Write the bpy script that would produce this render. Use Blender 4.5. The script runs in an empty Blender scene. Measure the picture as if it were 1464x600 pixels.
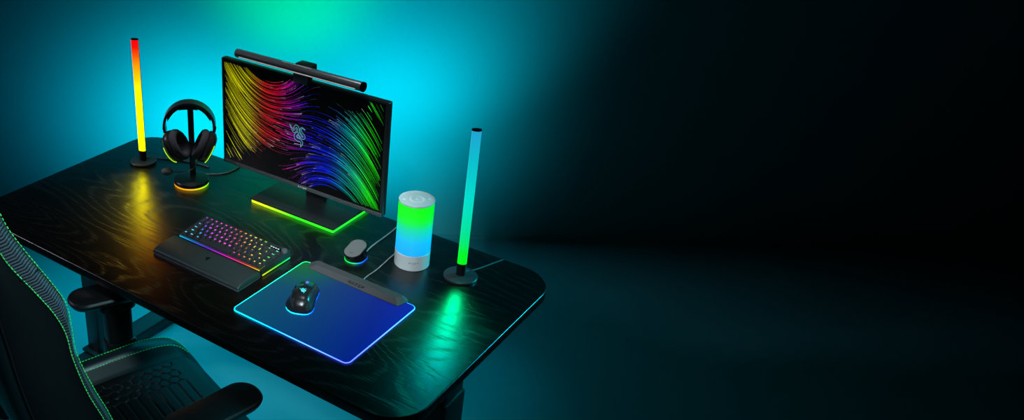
import bpy, bmesh, math, random
from mathutils import Vector, Matrix
random.seed(7)
PI = math.pi
scene = bpy.context.scene
C = scene.collection
V = Vector

# ------------------------------------------------------------------ camera
cam_d = bpy.data.cameras.new('camera'); cam = bpy.data.objects.new('camera', cam_d); C.objects.link(cam)
fw = V((-0.564175, 0.678405, -0.470609)); rt = V((0.769851, 0.638217, -0.002894)); up = V((-0.298388, 0.363932, 0.882337))
cam.matrix_world = Matrix(((rt.x, up.x, -fw.x, 1.56519), (rt.y, up.y, -fw.y, -1.782807), (rt.z, up.z, -fw.z, 2.12236), (0, 0, 0, 1)))
cam_d.sensor_width = 36; cam_d.lens = 1333.49 / 1464 * 36; cam_d.shift_x = (732 - 379.37) / 1464
cam_d.clip_start = .02
scene.camera = cam

# ------------------------------------------------------------------ view and world
vs = scene.view_settings
vs.view_transform = 'Standard'; vs.look = 'None'; vs.gamma = 1; vs.use_curve_mapping = False; vs.exposure = 0
world = bpy.data.worlds.new('world'); scene.world = world; world.use_nodes = True
world.node_tree.nodes['Background'].inputs[0].default_value = (.0, .012, .016, 1)
world.node_tree.nodes['Background'].inputs[1].default_value = .01

# ------------------------------------------------------------------ lights
def lin(c):
    return tuple((x / 12.92 if x <= .04045 else ((x + .055) / 1.055) ** 2.4) for x in c)
def light(name, kind, loc, target, power, color, size=.3, size_y=None, spread=None, cone=None, blend=1.0):
    d = bpy.data.lights.new(name, kind); o = bpy.data.objects.new(name, d); C.objects.link(o)
    d.energy = power; d.color = color
    if kind == 'AREA':
        d.shape = 'RECTANGLE' if size_y else 'SQUARE'; d.size = size
        if size_y: d.size_y = size_y
        if spread: d.spread = math.radians(spread)
    else:
        d.shadow_soft_size = size
    if kind == 'SPOT': d.spot_size = math.radians(cone); d.spot_blend = blend
    o.location = loc
    o.rotation_euler = (V(target) - V(loc)).to_track_quat('-Z', 'Y').to_euler()
    return o
CY = (.0, .88, 1.0)
# studio lamps behind the desk washing the backdrop
light('wall_wash_left', 'SPOT', (-.74, .54, .50), (-1.04, .97, .56), 24, (.0, .83, 1.0), .06, cone=126)
light('wall_wash_far_left', 'SPOT', (-1.08, .30, .50), (-1.42, .74, .58), 4.5, (.0, .66, 1.0), .06, cone=130)
light('wall_wash_right', 'SPOT', (-.12, .90, .55), (-.48, 1.38, .60), 23, (.0, .80, 1.0), .06, cone=124)
light('wall_wash_top_right', 'SPOT', (.02, 1.02, .62), (-.30, 1.50, 1.0), 11, (.0, .80, 1.0), .06, cone=105)
light('green_wall_lamp', 'SPOT', (-.36, .70, .90), (-.75, 1.20, 1.22), 24, (.0, 1.0, .2), .12, cone=76)
# unseen cyan fill lights, added under and around the table to light the floor
light('floor_wash_under_desk', 'AREA', (-.35, .0, .70), (-.35, .0, 0), 2.6, (.0, .78, 1.0), 1.1, .5, spread=130)
light('floor_wash_left', 'AREA', (-1.15, .1, 1.3), (-1.0, .2, 0), .8, (.0, .8, 1.0), .4, .4, spread=60)
light('floor_wash_right', 'SPOT', (.25, .75, .9), (.30, .62, 0), 4.0, (.0, .8, 1.0), .1, cone=66)
# soft boxes: neutral at the left front, cyan at the right rear, dim neutral overhead right
light('softbox_left', 'AREA', (-2.8, -1.9, 2.3), (-.7, -.3, .75), .6, (.85, .8, 1.0), .35, .35, spread=26)
light('softbox_rear_right', 'AREA', (2.1, 2.35, 1.95), (.6, .0, .75), 2.5, (.0, .85, 1.0), .4, .6, spread=30)
light('softbox_overhead', 'AREA', (1.9, -.6, 2.6), (-.1, -.8, .9), 1.7, (.5, .9, 1.0), .45, .45, spread=30)
light('softbox_above_desk', 'AREA', (.0, .08, 1.95), (.0, .08, .75), 1.0, (.85, .97, 1.0), 1.0, .3, spread=27)
light('softbox_front', 'AREA', (1.3, -1.9, 2.5), (.2, .05, .80), 1.1, (.78, .97, 1.0), .3, .3, spread=17)

# ------------------------------------------------------------------ materials
def mat(name, color=(.01, .01, .01), rough=.5, metal=0, spec=.5, emit=None, estr=1, coat=0, coat_rough=.1, ior=None, trans=0):
    m = bpy.data.materials.new(name); m.use_nodes = True
    b = m.node_tree.nodes['Principled BSDF']
    b.inputs['Base Color'].default_value = (*color, 1); b.inputs['Roughness'].default_value = rough
    b.inputs['Metallic'].default_value = metal; b.inputs['Specular IOR Level'].default_value = spec
    b.inputs['Coat Weight'].default_value = coat; b.inputs['Coat Roughness'].default_value = coat_rough
    if ior: b.inputs['IOR'].default_value = ior
    if trans: b.inputs['Transmission Weight'].default_value = trans
    if emit: b.inputs['Emission Color'].default_value = (*emit, 1); b.inputs['Emission Strength'].default_value = estr
    return m
def NL(m): return m.node_tree.nodes, m.node_tree.links, m.node_tree.nodes['Principled BSDF']
def noise_bump(m, scale=300, strength=.2, dist=.0005, detail=3, vec=(1, 1, 1)):
    N, L, b = NL(m)
    tc = N.new('ShaderNodeTexCoord'); mp = N.new('ShaderNodeMapping'); mp.inputs['Scale'].default_value = vec
    n = N.new('ShaderNodeTexNoise'); n.inputs['Scale'].default_value = scale; n.inputs['Detail'].default_value = detail
    bp = N.new('ShaderNodeBump'); bp.inputs['Strength'].default_value = strength; bp.inputs['Distance'].default_value = dist
    L.new(tc.outputs['Object'], mp.inputs[0]); L.new(mp.outputs[0], n.inputs['Vector']); L.new(n.outputs['Fac'], bp.inputs['Height']); L.new(bp.outputs[0], b.inputs['Normal'])
    return m
def grad_emit(name, direction, lo, hi, stops, strength, base=(.02, .02, .02), rough=.4):
    """emission that follows the lamp's own row of coloured diodes, in object space"""
    m = mat(name, base, rough); N, L, b = NL(m)
    tc = N.new('ShaderNodeTexCoord'); dp = N.new('ShaderNodeVectorMath'); dp.operation = 'DOT_PRODUCT'; dp.inputs[1].default_value = direction
    mr = N.new('ShaderNodeMapRange'); mr.inputs[1].default_value = lo; mr.inputs[2].default_value = hi
    cr = N.new('ShaderNodeValToRGB'); e = cr.color_ramp.elements
    e[0].position = stops[0][0]; e[0].color = (*lin(stops[0][1]), 1); e[1].position = stops[-1][0]; e[1].color = (*lin(stops[-1][1]), 1)
    for p, c in stops[1:-1]:
        x = e.new(p); x.color = (*lin(c), 1)
    L.new(tc.outputs['Object'], dp.inputs[0]); L.new(dp.outputs['Value'], mr.inputs[0]); L.new(mr.outputs[0], cr.inputs[0])
    L.new(cr.outputs[0], b.inputs['Emission Color']); b.inputs['Emission Strength'].default_value = strength
    return m
def attr_emit(name, base, rough, strength):
    m = mat(name, base, rough); N, L, b = NL(m)
    a = N.new('ShaderNodeAttribute'); a.attribute_name = 'Col'
    L.new(a.outputs['Color'], b.inputs['Emission Color']); b.inputs['Emission Strength'].default_value = strength
    return m

M = {}
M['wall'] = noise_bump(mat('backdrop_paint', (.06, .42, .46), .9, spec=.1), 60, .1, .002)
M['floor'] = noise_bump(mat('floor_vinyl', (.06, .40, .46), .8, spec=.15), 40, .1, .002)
M['black_metal'] = noise_bump(mat('black_metal', (.012, .013, .014), .38, spec=.5), 900, .08)
M['dark_grey_metal'] = noise_bump(mat('dark_grey_metal', (.09, .10, .11), .36, metal=.4), 900, .08)
M['black_plastic'] = noise_bump(mat('black_plastic', (.008, .008, .009), .42), 1200, .1)
M['satin_plastic'] = noise_bump(mat('satin_black_plastic', (.018, .019, .021), .32), 1200, .05)
M['gloss_black'] = mat('glossy_black_plastic', (.004, .004, .005), .12)
M['graphite'] = noise_bump(mat('graphite_plastic', (.035, .037, .04), .5), 1500, .1)
M['cushion'] = noise_bump(mat('ear_cushion_fabric', (.035, .033, .042), .85), 1500, .5)
M['foam'] = noise_bump(mat('microphone_foam', (.12, .12, .125), .95), 900, .9, .001)
M['leather'] = noise_bump(mat('black_leather', (.005, .006, .007), .5, spec=.35), 700, .25, .0006, 4)
M['leather_sheen'] = noise_bump(mat('black_leather_sheen', (.012, .022, .026), .36), 700, .25, .0006, 4)  # same black leather with a teal light sheen put into its colour
M['thread'] = mat('green_thread', (.12, .95, .2), .5)
M['white_shell'] = noise_bump(mat('white_shell', (.78, .79, .8), .4), 1500, .05)
M['white_letter'] = mat('white_lettering', (.75, .75, .75), .5)
M['grey_letter'] = mat('grey_lettering', (.22, .22, .23), .5)
M['dark_letter'] = mat('dark_lettering', (.002, .002, .002), .3)
M['cyan_logo'] = mat('lit_cyan_logo', (.02, .1, .1), .4, emit=lin((.3, .95, 1.0)), estr=1.1)
M['cable'] = mat('rubber_cable', (.16, .19, .21), .4)
M['screen_glass'] = mat('screen_glass', (.004, .004, .004), .25, spec=.3)

# carbon weave of the chair trim: fine ribs
m = mat('carbon_trim', (.02, .022, .028), .3); N, L, b = NL(m)
tc = N.new('ShaderNodeTexCoord'); mp = N.new('ShaderNodeMapping'); mp.inputs['Rotation'].default_value = (math.radians(-14), 0, 0)
w = N.new('ShaderNodeTexWave'); w.bands_direction = 'Z'; w.inputs['Scale'].default_value = 44; w.inputs['Distortion'].default_value = 0
bp = N.new('ShaderNodeBump'); bp.inputs['Strength'].default_value = .5; bp.inputs['Distance'].default_value = .0006
cr = N.new('ShaderNodeValToRGB'); cr.color_ramp.elements[0].color = (.006, .007, .009, 1); cr.color_ramp.elements[1].color = (.11, .115, .14, 1)
L.new(tc.outputs['Object'], mp.inputs[0]); L.new(mp.outputs[0], w.inputs['Vector']); L.new(w.outputs['Fac'], bp.inputs['Height']); L.new(bp.outputs[0], b.inputs['Normal'])
L.new(w.outputs['Fac'], cr.inputs[0]); L.new(cr.outputs[0], b.inputs['Base Color'])
M['carbon'] = m
# textured leatherette of the wrist rest
m = mat('wrist_rest_leatherette', (.035, .04, .042), .45); N, L, b = NL(m)
tc = N.new('ShaderNodeTexCoord'); w = N.new('ShaderNodeTexWave'); w.inputs['Scale'].default_value = 90; w.inputs['Distortion'].default_value = 1.5
bp = N.new('ShaderNodeBump'); bp.inputs['Strength'].default_value = .35; bp.inputs['Distance'].default_value = .0006
L.new(tc.outputs['Object'], w.inputs['Vector']); L.new(w.outputs['Fac'], bp.inputs['Height']); L.new(bp.outputs[0], b.inputs['Normal'])
M['wrist'] = m; b.inputs['Base Color'].default_value = (.018, .03, .03, 1)

# black stained ash: cathedral grain along x, open pores
m = mat('black_ash_wood', (.003, .004, .004), .28, spec=.5, ior=1.6); N, L, b = NL(m)
tc = N.new('ShaderNodeTexCoord')
mp = N.new('ShaderNodeMapping'); mp.inputs['Scale'].default_value = (1.1, 4.6, 1); mp.inputs['Location'].default_value = (3.1, 1.7, 0)
n1 = N.new('ShaderNodeTexNoise'); n1.inputs['Scale'].default_value = 1.0; n1.inputs['Detail'].default_value = 1.5; n1.inputs['Roughness'].default_value = .35; n1.inputs['Distortion'].default_value = .25
mul = N.new('ShaderNodeMath'); mul.operation = 'MULTIPLY'; mul.inputs[1].default_value = 26
fr = N.new('ShaderNodeMath'); fr.operation = 'PINGPONG'; fr.inputs[1].default_value = .5
mp2 = N.new('ShaderNodeMapping'); mp2.inputs['Scale'].default_value = (9, 330, 1)
n2 = N.new('ShaderNodeTexNoise'); n2.inputs['Scale'].default_value = 1.0; n2.inputs['Detail'].default_value = 3
cr1 = N.new('ShaderNodeValToRGB'); cr1.color_ramp.elements[0].position = .26; cr1.color_ramp.elements[1].position = .46
cr2 = N.new('ShaderNodeValToRGB'); cr2.color_ramp.elements[0].position = .42; cr2.color_ramp.elements[1].position = .66
mx = N.new('ShaderNodeMath'); mx.operation = 'MULTIPLY'
ad = N.new('ShaderNodeMath'); ad.operation = 'MULTIPLY_ADD'; ad.inputs[1].default_value = .35
col = N.new('ShaderNodeValToRGB'); col.color_ramp.elements[0].color = (.0006, .0007, .0008, 1); col.color_ramp.elements[1].color = (.007, .0105, .0115, 1)
bp = N.new('ShaderNodeBump'); bp.inputs['Strength'].default_value = .42; bp.inputs['Distance'].default_value = .0006; bp.invert = True
rr = N.new('ShaderNodeMapRange'); rr.inputs[3].default_value = .29; rr.inputs[4].default_value = .40
L.new(tc.outputs['Object'], mp.inputs[0]); L.new(mp.outputs[0], n1.inputs['Vector']); L.new(n1.outputs['Fac'], mul.inputs[0]); L.new(mul.outputs[0], fr.inputs[0]); L.new(fr.outputs[0], cr1.inputs[0])
L.new(tc.outputs['Object'], mp2.inputs[0]); L.new(mp2.outputs[0], n2.inputs['Vector']); L.new(n2.outputs['Fac'], cr2.inputs[0])
L.new(cr1.outputs[0], mx.inputs[0]); L.new(cr2.outputs[0], mx.inputs[1])
L.new(cr2.outputs[0], ad.inputs[0]); L.new(mx.outputs[0], ad.inputs[2])
n3 = N.new('ShaderNodeTexNoise'); n3.inputs['Scale'].default_value = 1.6; n3.inputs['Detail'].default_value = 1; mp3 = N.new('ShaderNodeMapping'); mp3.inputs['Scale'].default_value = (1, 2.2, 1); mp3.inputs['Location'].default_value = (.4, .9, 0)
cr3 = N.new('ShaderNodeValToRGB'); cr3.color_ramp.elements[0].position = .48; cr3.color_ramp.elements[1].position = .66; cr3.color_ramp.elements[0].color = (.12, .12, .12, 1)
mx3 = N.new('ShaderNodeMath'); mx3.operation = 'MULTIPLY'
L.new(tc.outputs['Object'], mp3.inputs[0]); L.new(mp3.outputs[0], n3.inputs['Vector']); L.new(n3.outputs['Fac'], cr3.inputs[0]); L.new(cr3.outputs[0], mx3.inputs[0]); L.new(mx.outputs[0], mx3.inputs[1])
L.new(mx3.outputs[0], col.inputs[0]); L.new(col.outputs[0], b.inputs['Base Color'])
L.new(ad.outputs[0], bp.inputs['Height']); L.new(bp.outputs[0], b.inputs['Normal']); L.new(ad.outputs[0], rr.inputs[0]); L.new(rr.outputs[0], b.inputs['Roughness'])
M['wood'] = m
M['desk_edge'] = mat('desk_edge_lacquer', (.004, .005, .005), .25)

# lamp diffusers
M['bar_warm'] = grad_emit('diffuser_red_to_yellow', (0, 0, 1), .045, .44, [(0, (1, .93, 0)), (.42, (1, .80, 0)), (.66, (1, .52, 0)), (.86, (1, .2, 0)), (.93, (1, .02, 0)), (1, (.95, 0, .02))], 3)
M['bar_cool'] = grad_emit('diffuser_green_to_cyan', (0, 0, 1), .045, .44, [(0, (0, .93, .05)), (.09, (0, .9, .15)), (.24, (0, .84, .55)), (.5, (0, .82, .76)), (.8, (.04, .70, .76)), (1, (.12, .60, .78))], 1.15)
M['lamp_glow'] = grad_emit('diffuser_blue_to_green', (0, 0, 1), .047, .198, [(0, (0, .68, 1)), (.25, (0, .74, 1)), (.5, (0, .86, .75)), (.66, (0, .95, .3)), (.78, (0, 1, .05)), (1, (0, 1, 0))], 1.0, (.04, .04, .04))
M['stand_glow'] = grad_emit('glow_strip_yellow_green', (1, 0, 0), -.16, .17, [(0, (.9, 1, 0)), (.22, (.65, 1, 0)), (.5, (.15, 1, 0)), (1, (.1, 1, .05))], 2.2)
M['ring_glow'] = grad_emit('glow_ring_orange_green', (1, 0, 0), -.06, .06, [(0, (1, .62, 0)), (.6, (1, .78, .1)), (.85, (.75, 1, 0)), (1, (.1, 1, .1))], 1.1)
M['cup_glow'] = mat('cup_light_line', (.1, .1, .02), .4, emit=lin((.72, 1, .05)), estr=1.0)
M['key_glow'] = grad_emit('key_light_strip', (1, 0, 0), -.16, .16, [(0, (0, .9, 1)), (.2, (.05, .45, 1)), (.35, (.45, .1, 1)), (.6, (1, 0, .8)), (.8, (1, .3, .3)), (.9, (1, .65, 0)), (1, (.9, 1, 0))], 1.0)
M['key_side_glow'] = grad_emit('key_side_light_strip', (0, 1, 0), -.075, .08, [(0, (1, 1, 0)), (.3, (.6, 1, 0)), (.6, (0, 1, .2)), (1, (0, 1, .75))], .85)
M['mouse_glow'] = grad_emit('mouse_light_strip', (1, 0, 0), -.035, .04, [(0, (0, .85, 1)), (.5, (0, .6, 1)), (1, (0, .1, 1))], 6)
M['mat_edge'] = grad_emit('mat_light_edge', (.85, -.53, 0), -.24, .24, [(0, (.05, 1, .35)), (.18, (0, 1, .75)), (.35, (0, .8, 1)), (.6, (.0, .45, 1)), (.8, (.22, .38, 1)), (1, (.2, .25, 1))], 7)
M['dock_glow'] = grad_emit('dock_light_ring', (1, .25, 0), -.03, .035, [(0, (0, .95, .25)), (.55, (0, .9, .5)), (.75, (0, .6, 1)), (1, (0, .2, 1))], 1.2)
# backlit mouse mat surface
m = grad_emit('backlit_mat_surface', (.78, .26, 0), -.17, .17, [(0, (.0, .36, .46)), (.45, (.0, .25, .50)), (.8, (.0, .12, .60)), (1, (.0, .10, .72))], .75, (.004, .006, .008), .6)
noise_bump(m, 1400, .35, .0004)
N, L, b = NL(m); b.inputs['Specular IOR Level'].default_value = .15
# a green diode zone in the corner by the hub
tc = N.new('ShaderNodeTexCoord'); sub = N.new('ShaderNodeVectorMath'); sub.operation = 'DISTANCE'; sub.inputs[1].default_value = (-.19, .15, 0)
mr = N.new('ShaderNodeMapRange'); mr.inputs[1].default_value = .02; mr.inputs[2].default_value = .17; mr.inputs[3].default_value = 1; mr.inputs[4].default_value = 0; mr.interpolation_type = 'SMOOTHSTEP'
mixc = N.new('ShaderNodeMix'); mixc.data_type = 'RGBA'; mixc.inputs['B'].default_value = (*lin((.0, .44, .24)), 1)
src = b.inputs['Emission Color'].links[0].from_socket
L.new(tc.outputs['Object'], sub.inputs[0]); L.new(sub.outputs['Value'], mr.inputs[0]); L.new(mr.outputs[0], mixc.inputs['Factor']); L.new(src, mixc.inputs['A']); L.new(mixc.outputs['Result'], b.inputs['Emission Color'])
M['mat_surface'] = m
M['keycap'] = attr_emit('keycap_plastic', (.02, .022, .024), .35, 2.0)
M['screen_streaks'] = attr_emit('screen_picture', (.0, .0, .0), .3, 1.0)
M['white_led'] = mat('white_indicator', (.1, .1, .1), .4, emit=(.8, .95, 1), estr=.8)
M['purple_led'] = mat('scroll_wheel_light', (.02, .02, .05), .4, emit=lin((.35, .45, 1)), estr=1.2)
M['led_strip_warm'] = mat('reading_light_strip', (.4, .4, .4), .4, emit=(.8, .78, .75), estr=.35)

# ------------------------------------------------------------------ mesh helpers
def obj(name, bm, m, parent=None, smooth=True, sharp=35):
    me = bpy.data.meshes.new(name)
    bmesh.ops.recalc_face_normals(bm, faces=bm.faces)
    bm.to_mesh(me); bm.free()
    for x in (m if isinstance(m, (list, tuple)) else [m]): me.materials.append(x)
    if smooth:
        me.polygons.foreach_set('use_smooth', [True] * len(me.polygons))
        try: me.set_sharp_from_angle(angle=math.radians(sharp))
        except Exception: pass
    o = bpy.data.objects.new(name, me); C.objects.link(o)
    if parent: o.parent = parent
    return o
def tag(o, label, cat, group=None):
    o['label'] = label; o['category'] = cat
    if group: o['group'] = group
    return o
def thing(name, label, cat, loc=(0, 0, 0), rz=0, group=None):
    o = bpy.data.objects.new(name, None); C.objects.link(o); o.empty_display_size = .05
    o.location = loc; o.rotation_euler = (0, 0, math.radians(rz))
    return tag(o, label, cat, group)
def struct(name, bm, m):
    o = obj(name, bm, m, smooth=False); o['kind'] = 'structure'; return o
def nb(): return bmesh.new()
def rrect(w, h, r, seg=6, cx=0, cy=0):
    pts = []
    for sx, sy, a0 in ((1, 1, 0), (-1, 1, 90), (-1, -1, 180), (1, -1, 270)):
        for i in range(seg + 1):
            a = math.radians(a0 + 90 * i / seg)
            pts.append((cx + sx * (w / 2 - r) + r * math.cos(a), cy + sy * (h / 2 - r) + r * math.sin(a)))
    return pts
def inset(pts, d):
    """move a convex-ish outline inwards by d"""
    n = len(pts); out = []
    for i in range(n):
        a, b_, c = V(pts[i - 1]), V(pts[i]), V(pts[(i + 1) % n])
        e1, e2 = (b_ - a), (c - b_)
        if e1.length < 1e-9: e1 = e2
        if e2.length < 1e-9: e2 = e1
        e1.normalize(); e2.normalize()
        nn = V((-(e1.y + e2.y), e1.x + e2.x)); nn.normalize()
        k = max(.35, nn.dot(V((-e1.y, e1.x))))
        out.append(tuple(b_ + nn * d / k))
    return out
def loft(bm, rings, closed=True, cap0=True, cap1=True, mi=0, mfun=None):
    R = [[bm.verts.new(p) for p in r] for r in rings]
    n = len(R[0])
    for i in range(len(R) - 1):
        for j in range(n if closed else n - 1):
            k = (j + 1) % n
            f = bm.faces.new((R[i][j], R[i][k], R[i + 1][k], R[i + 1][j]))
            f.material_index = mfun(i, j) if mfun else mi
    if cap0: bm.faces.new(R[0][::-1]).material_index = mi if not mfun else mfun(0, 0)
    if cap1: bm.faces.new(R[-1]).material_index = mi if not mfun else mfun(len(R) - 2, 0)
    return R
def slab(bm, pts, z0, z1, bev=.001, seg=3, bottom=None, mi=0):
    """extrude outline between z0 and z1 with rounded top (and bottom) edge"""
    if bottom is None: bottom = bev
    rings = []
    for i in range(seg + 1):
        a = PI / 2 * i / seg
        if bottom > 0: rings.append([(x, y, z0 + bottom * (1 - math.sin(a))) for x, y in inset(pts, bottom * (1 - math.cos(a)))])
    if bottom > 0: rings = rings[::-1]
    if bottom > 0:
        rings = [[(x, y, z0 + bottom * (1 - math.cos(PI / 2 * i / seg))) for x, y in inset(pts, bottom * (1 - math.sin(PI / 2 * i / seg)))] for i in range(seg + 1)]
    else: rings = [[(x, y, z0) for x, y in pts]]
    for i in range(seg + 1):
        a = PI / 2 * i / seg
        if bev > 0: rings.append([(x, y, z1 - bev * (1 - math.sin(a))) for x, y in inset(pts, bev * (1 - math.cos(a)))])
    if bev <= 0: rings.append([(x, y, z1) for x, y in pts])
    loft(bm, rings, mi=mi)
def box(bm, c, s, bev=0, rot=None, seg=2, mi=0):
    r = bmesh.ops.create_cube(bm, size=1)
    vs_ = r['verts']
    for v in vs_: v.co = V((v.co.x * s[0], v.co.y * s[1], v.co.z * s[2]))
    fs = set(f for v in vs_ for f in v.link_faces)
    for f in fs: f.material_index = mi
    if bev:
        es = list(set(e for v in vs_ for e in v.link_edges))
        rb = bmesh.ops.bevel(bm, geom=es, offset=bev, segments=seg, affect='EDGES', profile=.5, clamp_overlap=True)
        vs_ = list(set(v for f in rb['faces'] for v in f.verts) | set(v for v in vs_ if v.is_valid))
        for f in rb['faces']: f.material_index = mi
    if rot is not None:
        mt = rot if isinstance(rot, Matrix) else Matrix.Rotation(rot, 3, 'Z')
        for v in vs_: v.co = mt @ v.co
    for v in vs_: v.co += V(c)
def lathe(bm, prof, seg=48, c=(0, 0), mi=0, sx=1, sy=1, mfun=None):
    rings = [[(c[0] + sx * r * math.cos(2 * PI * i / seg), c[1] + sy * r * math.sin(2 * PI * i / seg), z) for i in range(seg)] for r, z in prof]
    loft(bm, rings, mi=mi, mfun=mfun)
def frames(pts):
    T = []
    for i in range(len(pts)):
        a = V(pts[max(0, i - 1)]); c = V(pts[min(len(pts) - 1, i + 1)]); T.append((c - a).normalized())
    u = T[0].orthogonal().normalized(); out = []
    for t in T:
        u = (u - t * u.dot(t)).normalized(); out.append((t, u, t.cross(u)))
    return out
def tube(bm, pts, r, seg=10, mi=0):
    F = frames(pts); rings = []
    for i, (p, (t, u, v)) in enumerate(zip(pts, F)):
        ri = r(i / (len(pts) - 1)) if callable(r) else r
        rings.append([tuple(V(p) + u * ri * math.cos(2 * PI * k / seg) + v * ri * math.sin(2 * PI * k / seg)) for k in range(seg)])
    loft(bm, rings, mi=mi)
def spline(P, n=8, closed=False):
    P = [V(p) for p in P]; out = []; L_ = len(P)
    rng = range(L_ if closed else L_ - 1)
    for i in rng:
        p0 = P[i - 1] if (i > 0 or closed) else P[0] * 2 - P[1]; p1 = P[i]; p2 = P[(i + 1) % L_]
        p3 = P[(i + 2) % L_] if (i + 2 < L_ or closed) else p2 * 2 - p1
        for k in range(n):
            t = k / n
            out.append(.5 * ((2 * p1) + (p2 - p0) * t + (2 * p0 - 5 * p1 + 4 * p2 - p3) * t * t + (3 * p1 - p0 - 3 * p2 + p3) * t ** 3))
    if not closed: out.append(P[-1])
    return out
def transform(bm, mtx, verts=None):
    for v in (verts or bm.verts): v.co = mtx @ v.co
def place(origin, ex, ey):
    """matrix that maps (x, y, 0) to origin + x*ex + y*ey, z along their cross product"""
    ex = V(ex).normalized(); ey = V(ey).normalized(); ez = ex.cross(ey).normalized()
    return Matrix(((ex.x, ey.x, ez.x, origin[0]), (ex.y, ey.y, ez.y, origin[1]), (ex.z, ey.z, ez.z, origin[2]), (0, 0, 0, 1)))
def ribbon(bm, pts, wfun, h, mtx):
    """flat raised stroke along 2D points, width wfun(t)"""
    n = len(pts); Lf = []; Rt = []
    for i, p in enumerate(pts):
        a = V(pts[max(0, i - 1)]); c = V(pts[min(n - 1, i + 1)]); t = (c - a).normalized(); nn = V((-t.y, t.x))
        w = wfun(i / (n - 1)) / 2
        Lf.append(V(p) + nn * w); Rt.append(V(p) - nn * w)
    rings = [[mtx @ V((l.x, l.y, 0)), mtx @ V((r.x, r.y, 0)), mtx @ V((r.x, r.y, h)), mtx @ V((l.x, l.y, h))] for l, r in zip(Lf, Rt)]
    loft(bm, rings)
GL = {'R': [[(0, 0), (0, 1), (.75, 1), (.75, .5), (.1, .5)], [(.3, .5), (.8, 0)]], 'A': [[(0, 0), (.42, 1), (.84, 0)]],
      'Z': [[(0, 1), (.75, 1), (0, 0), (.8, 0)]], 'E': [[(.75, 1), (0, 1), (0, 0), (.75, 0)], [(.1, .5), (.65, .5)]]}
def word(bm, text, height, mtx, track=.55, weight=.16, h=.0003):
    """stroke lettering centred on the matrix origin"""
    step = .8 + track; W = step * len(text) - track
    for i, ch in enumerate(text):
        for st in GL[ch]:
            pts = [V(((x + i * step - W / 2) * height, (y - .5) * height)) for x, y in st]
            for a, b_ in zip(pts, pts[1:]):
                d = (b_ - a).normalized() * weight * height * .45
                ribbon(bm, [a - d, b_ + d], lambda t: weight * height, h, mtx)
EMBLEM = [([(115, 215), (150, 262), (185, 300), (214, 280), (203, 240), (235, 210), (264, 240), (270, 285), (292, 325), (335, 364), (366, 335), (335, 302), (305, 268), (303, 235), (330, 214), (380, 230)], 34, (.2, 1, 1, .9, .9, 1, .6, .2)),
          ([(268, 300), (232, 325), (214, 365), (236, 402), (285, 402), (324, 425), (322, 460), (303, 500)], 40, (.5, 1, 1.1, 1.1, .9, .7, .1)),
          ([(255, 330), (262, 360), (300, 372)], 30, (.5, 1, .4))]
def emblem(bm, size, mtx, h=.0004, weight=1.0, outline=False):
    k = size / 285
    for pts, w, prof in EMBLEM:
        P = [V(((x - 248), -(y - 355))) * k for x, y in pts]
        P = [V((q.x, q.y, 0)) for q in P]; sp = [V((q.x, q.y)) for q in spline(P, 5)]
        def wf(t, prof=prof, w=w):
            x = t * (len(prof) - 1); i = min(int(x), len(prof) - 2); f = x - i
            return (prof[i] * (1 - f) + prof[i + 1] * f) * w * k * weight
        if outline:
            for s in (-1, 1):
                off = []
                for i, p in enumerate(sp):
                    a = sp[max(0, i - 1)]; c = sp[min(len(sp) - 1, i + 1)]; t = (c - a).normalized()
                    off.append(p + V((-t.y, t.x)) * s * wf(i / (len(sp) - 1)) * .5)
                ribbon(bm, off, lambda t: 6.5 * k, h, mtx)
        else: ribbon(bm, sp, wf, h, mtx)

# ------------------------------------------------------------------ room shell
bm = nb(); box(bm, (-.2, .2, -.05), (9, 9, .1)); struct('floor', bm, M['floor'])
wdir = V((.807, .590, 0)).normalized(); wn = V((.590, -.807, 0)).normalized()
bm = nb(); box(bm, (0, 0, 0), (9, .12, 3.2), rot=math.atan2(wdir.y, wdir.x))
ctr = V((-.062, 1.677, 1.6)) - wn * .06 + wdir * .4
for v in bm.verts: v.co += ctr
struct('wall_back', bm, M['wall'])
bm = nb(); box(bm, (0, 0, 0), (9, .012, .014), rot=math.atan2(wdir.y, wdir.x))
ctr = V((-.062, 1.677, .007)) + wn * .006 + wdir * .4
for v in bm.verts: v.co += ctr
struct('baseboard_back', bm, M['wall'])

# ------------------------------------------------------------------ desk
D = thing('desk', 'large black wood-grain desk with rounded corners and black metal legs', 'desk')
ol = rrect(1.6, .796, .105, 14)
bm = nb(); slab(bm, ol, .722, .75, .004, 4)
for f in bm.faces: f.material_index = 0 if (f.calc_area() > .5 and f.calc_center_median().z > .74) else 1
obj('tabletop', bm, [M['wood'], M['desk_edge']], D)
for s in (-1, 1):
    bm = nb(); box(bm, (.69 * s, -.0, .385), (.062, .095, .674), .008); box(bm, (.69 * s, -.0, .30), (.072, .105, .5), .008); lg = obj('column', bm, M['black_metal'], D)
    bm = nb(); slab(bm, rrect(.084, .68, .02, 5, .69 * s, 0), .008, .05, .006, 3); box(bm, (.69 * s, .0, .056), (.1, .14, .012), .004)
    ft = obj('foot', bm, M['black_metal'], D)
    for q in (-1, 1):
        bm = nb(); lathe(bm, [(.018, 0), (.02, .003), (.02, .008), (.012, .009)], 20, (.69 * s, .29 * q)); obj('levelling_pad', bm, M['black_plastic'], ft)
    bm = nb(); box(bm, (.69 * s, 0, .7165), (.07, .6, .011), .003); obj('top_bracket', bm, M['black_metal'], D)
bm = nb(); box(bm, (0, .06, .699), (1.32, .05, .045), .004); obj('crossbeam', bm, M['black_metal'], D)

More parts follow.
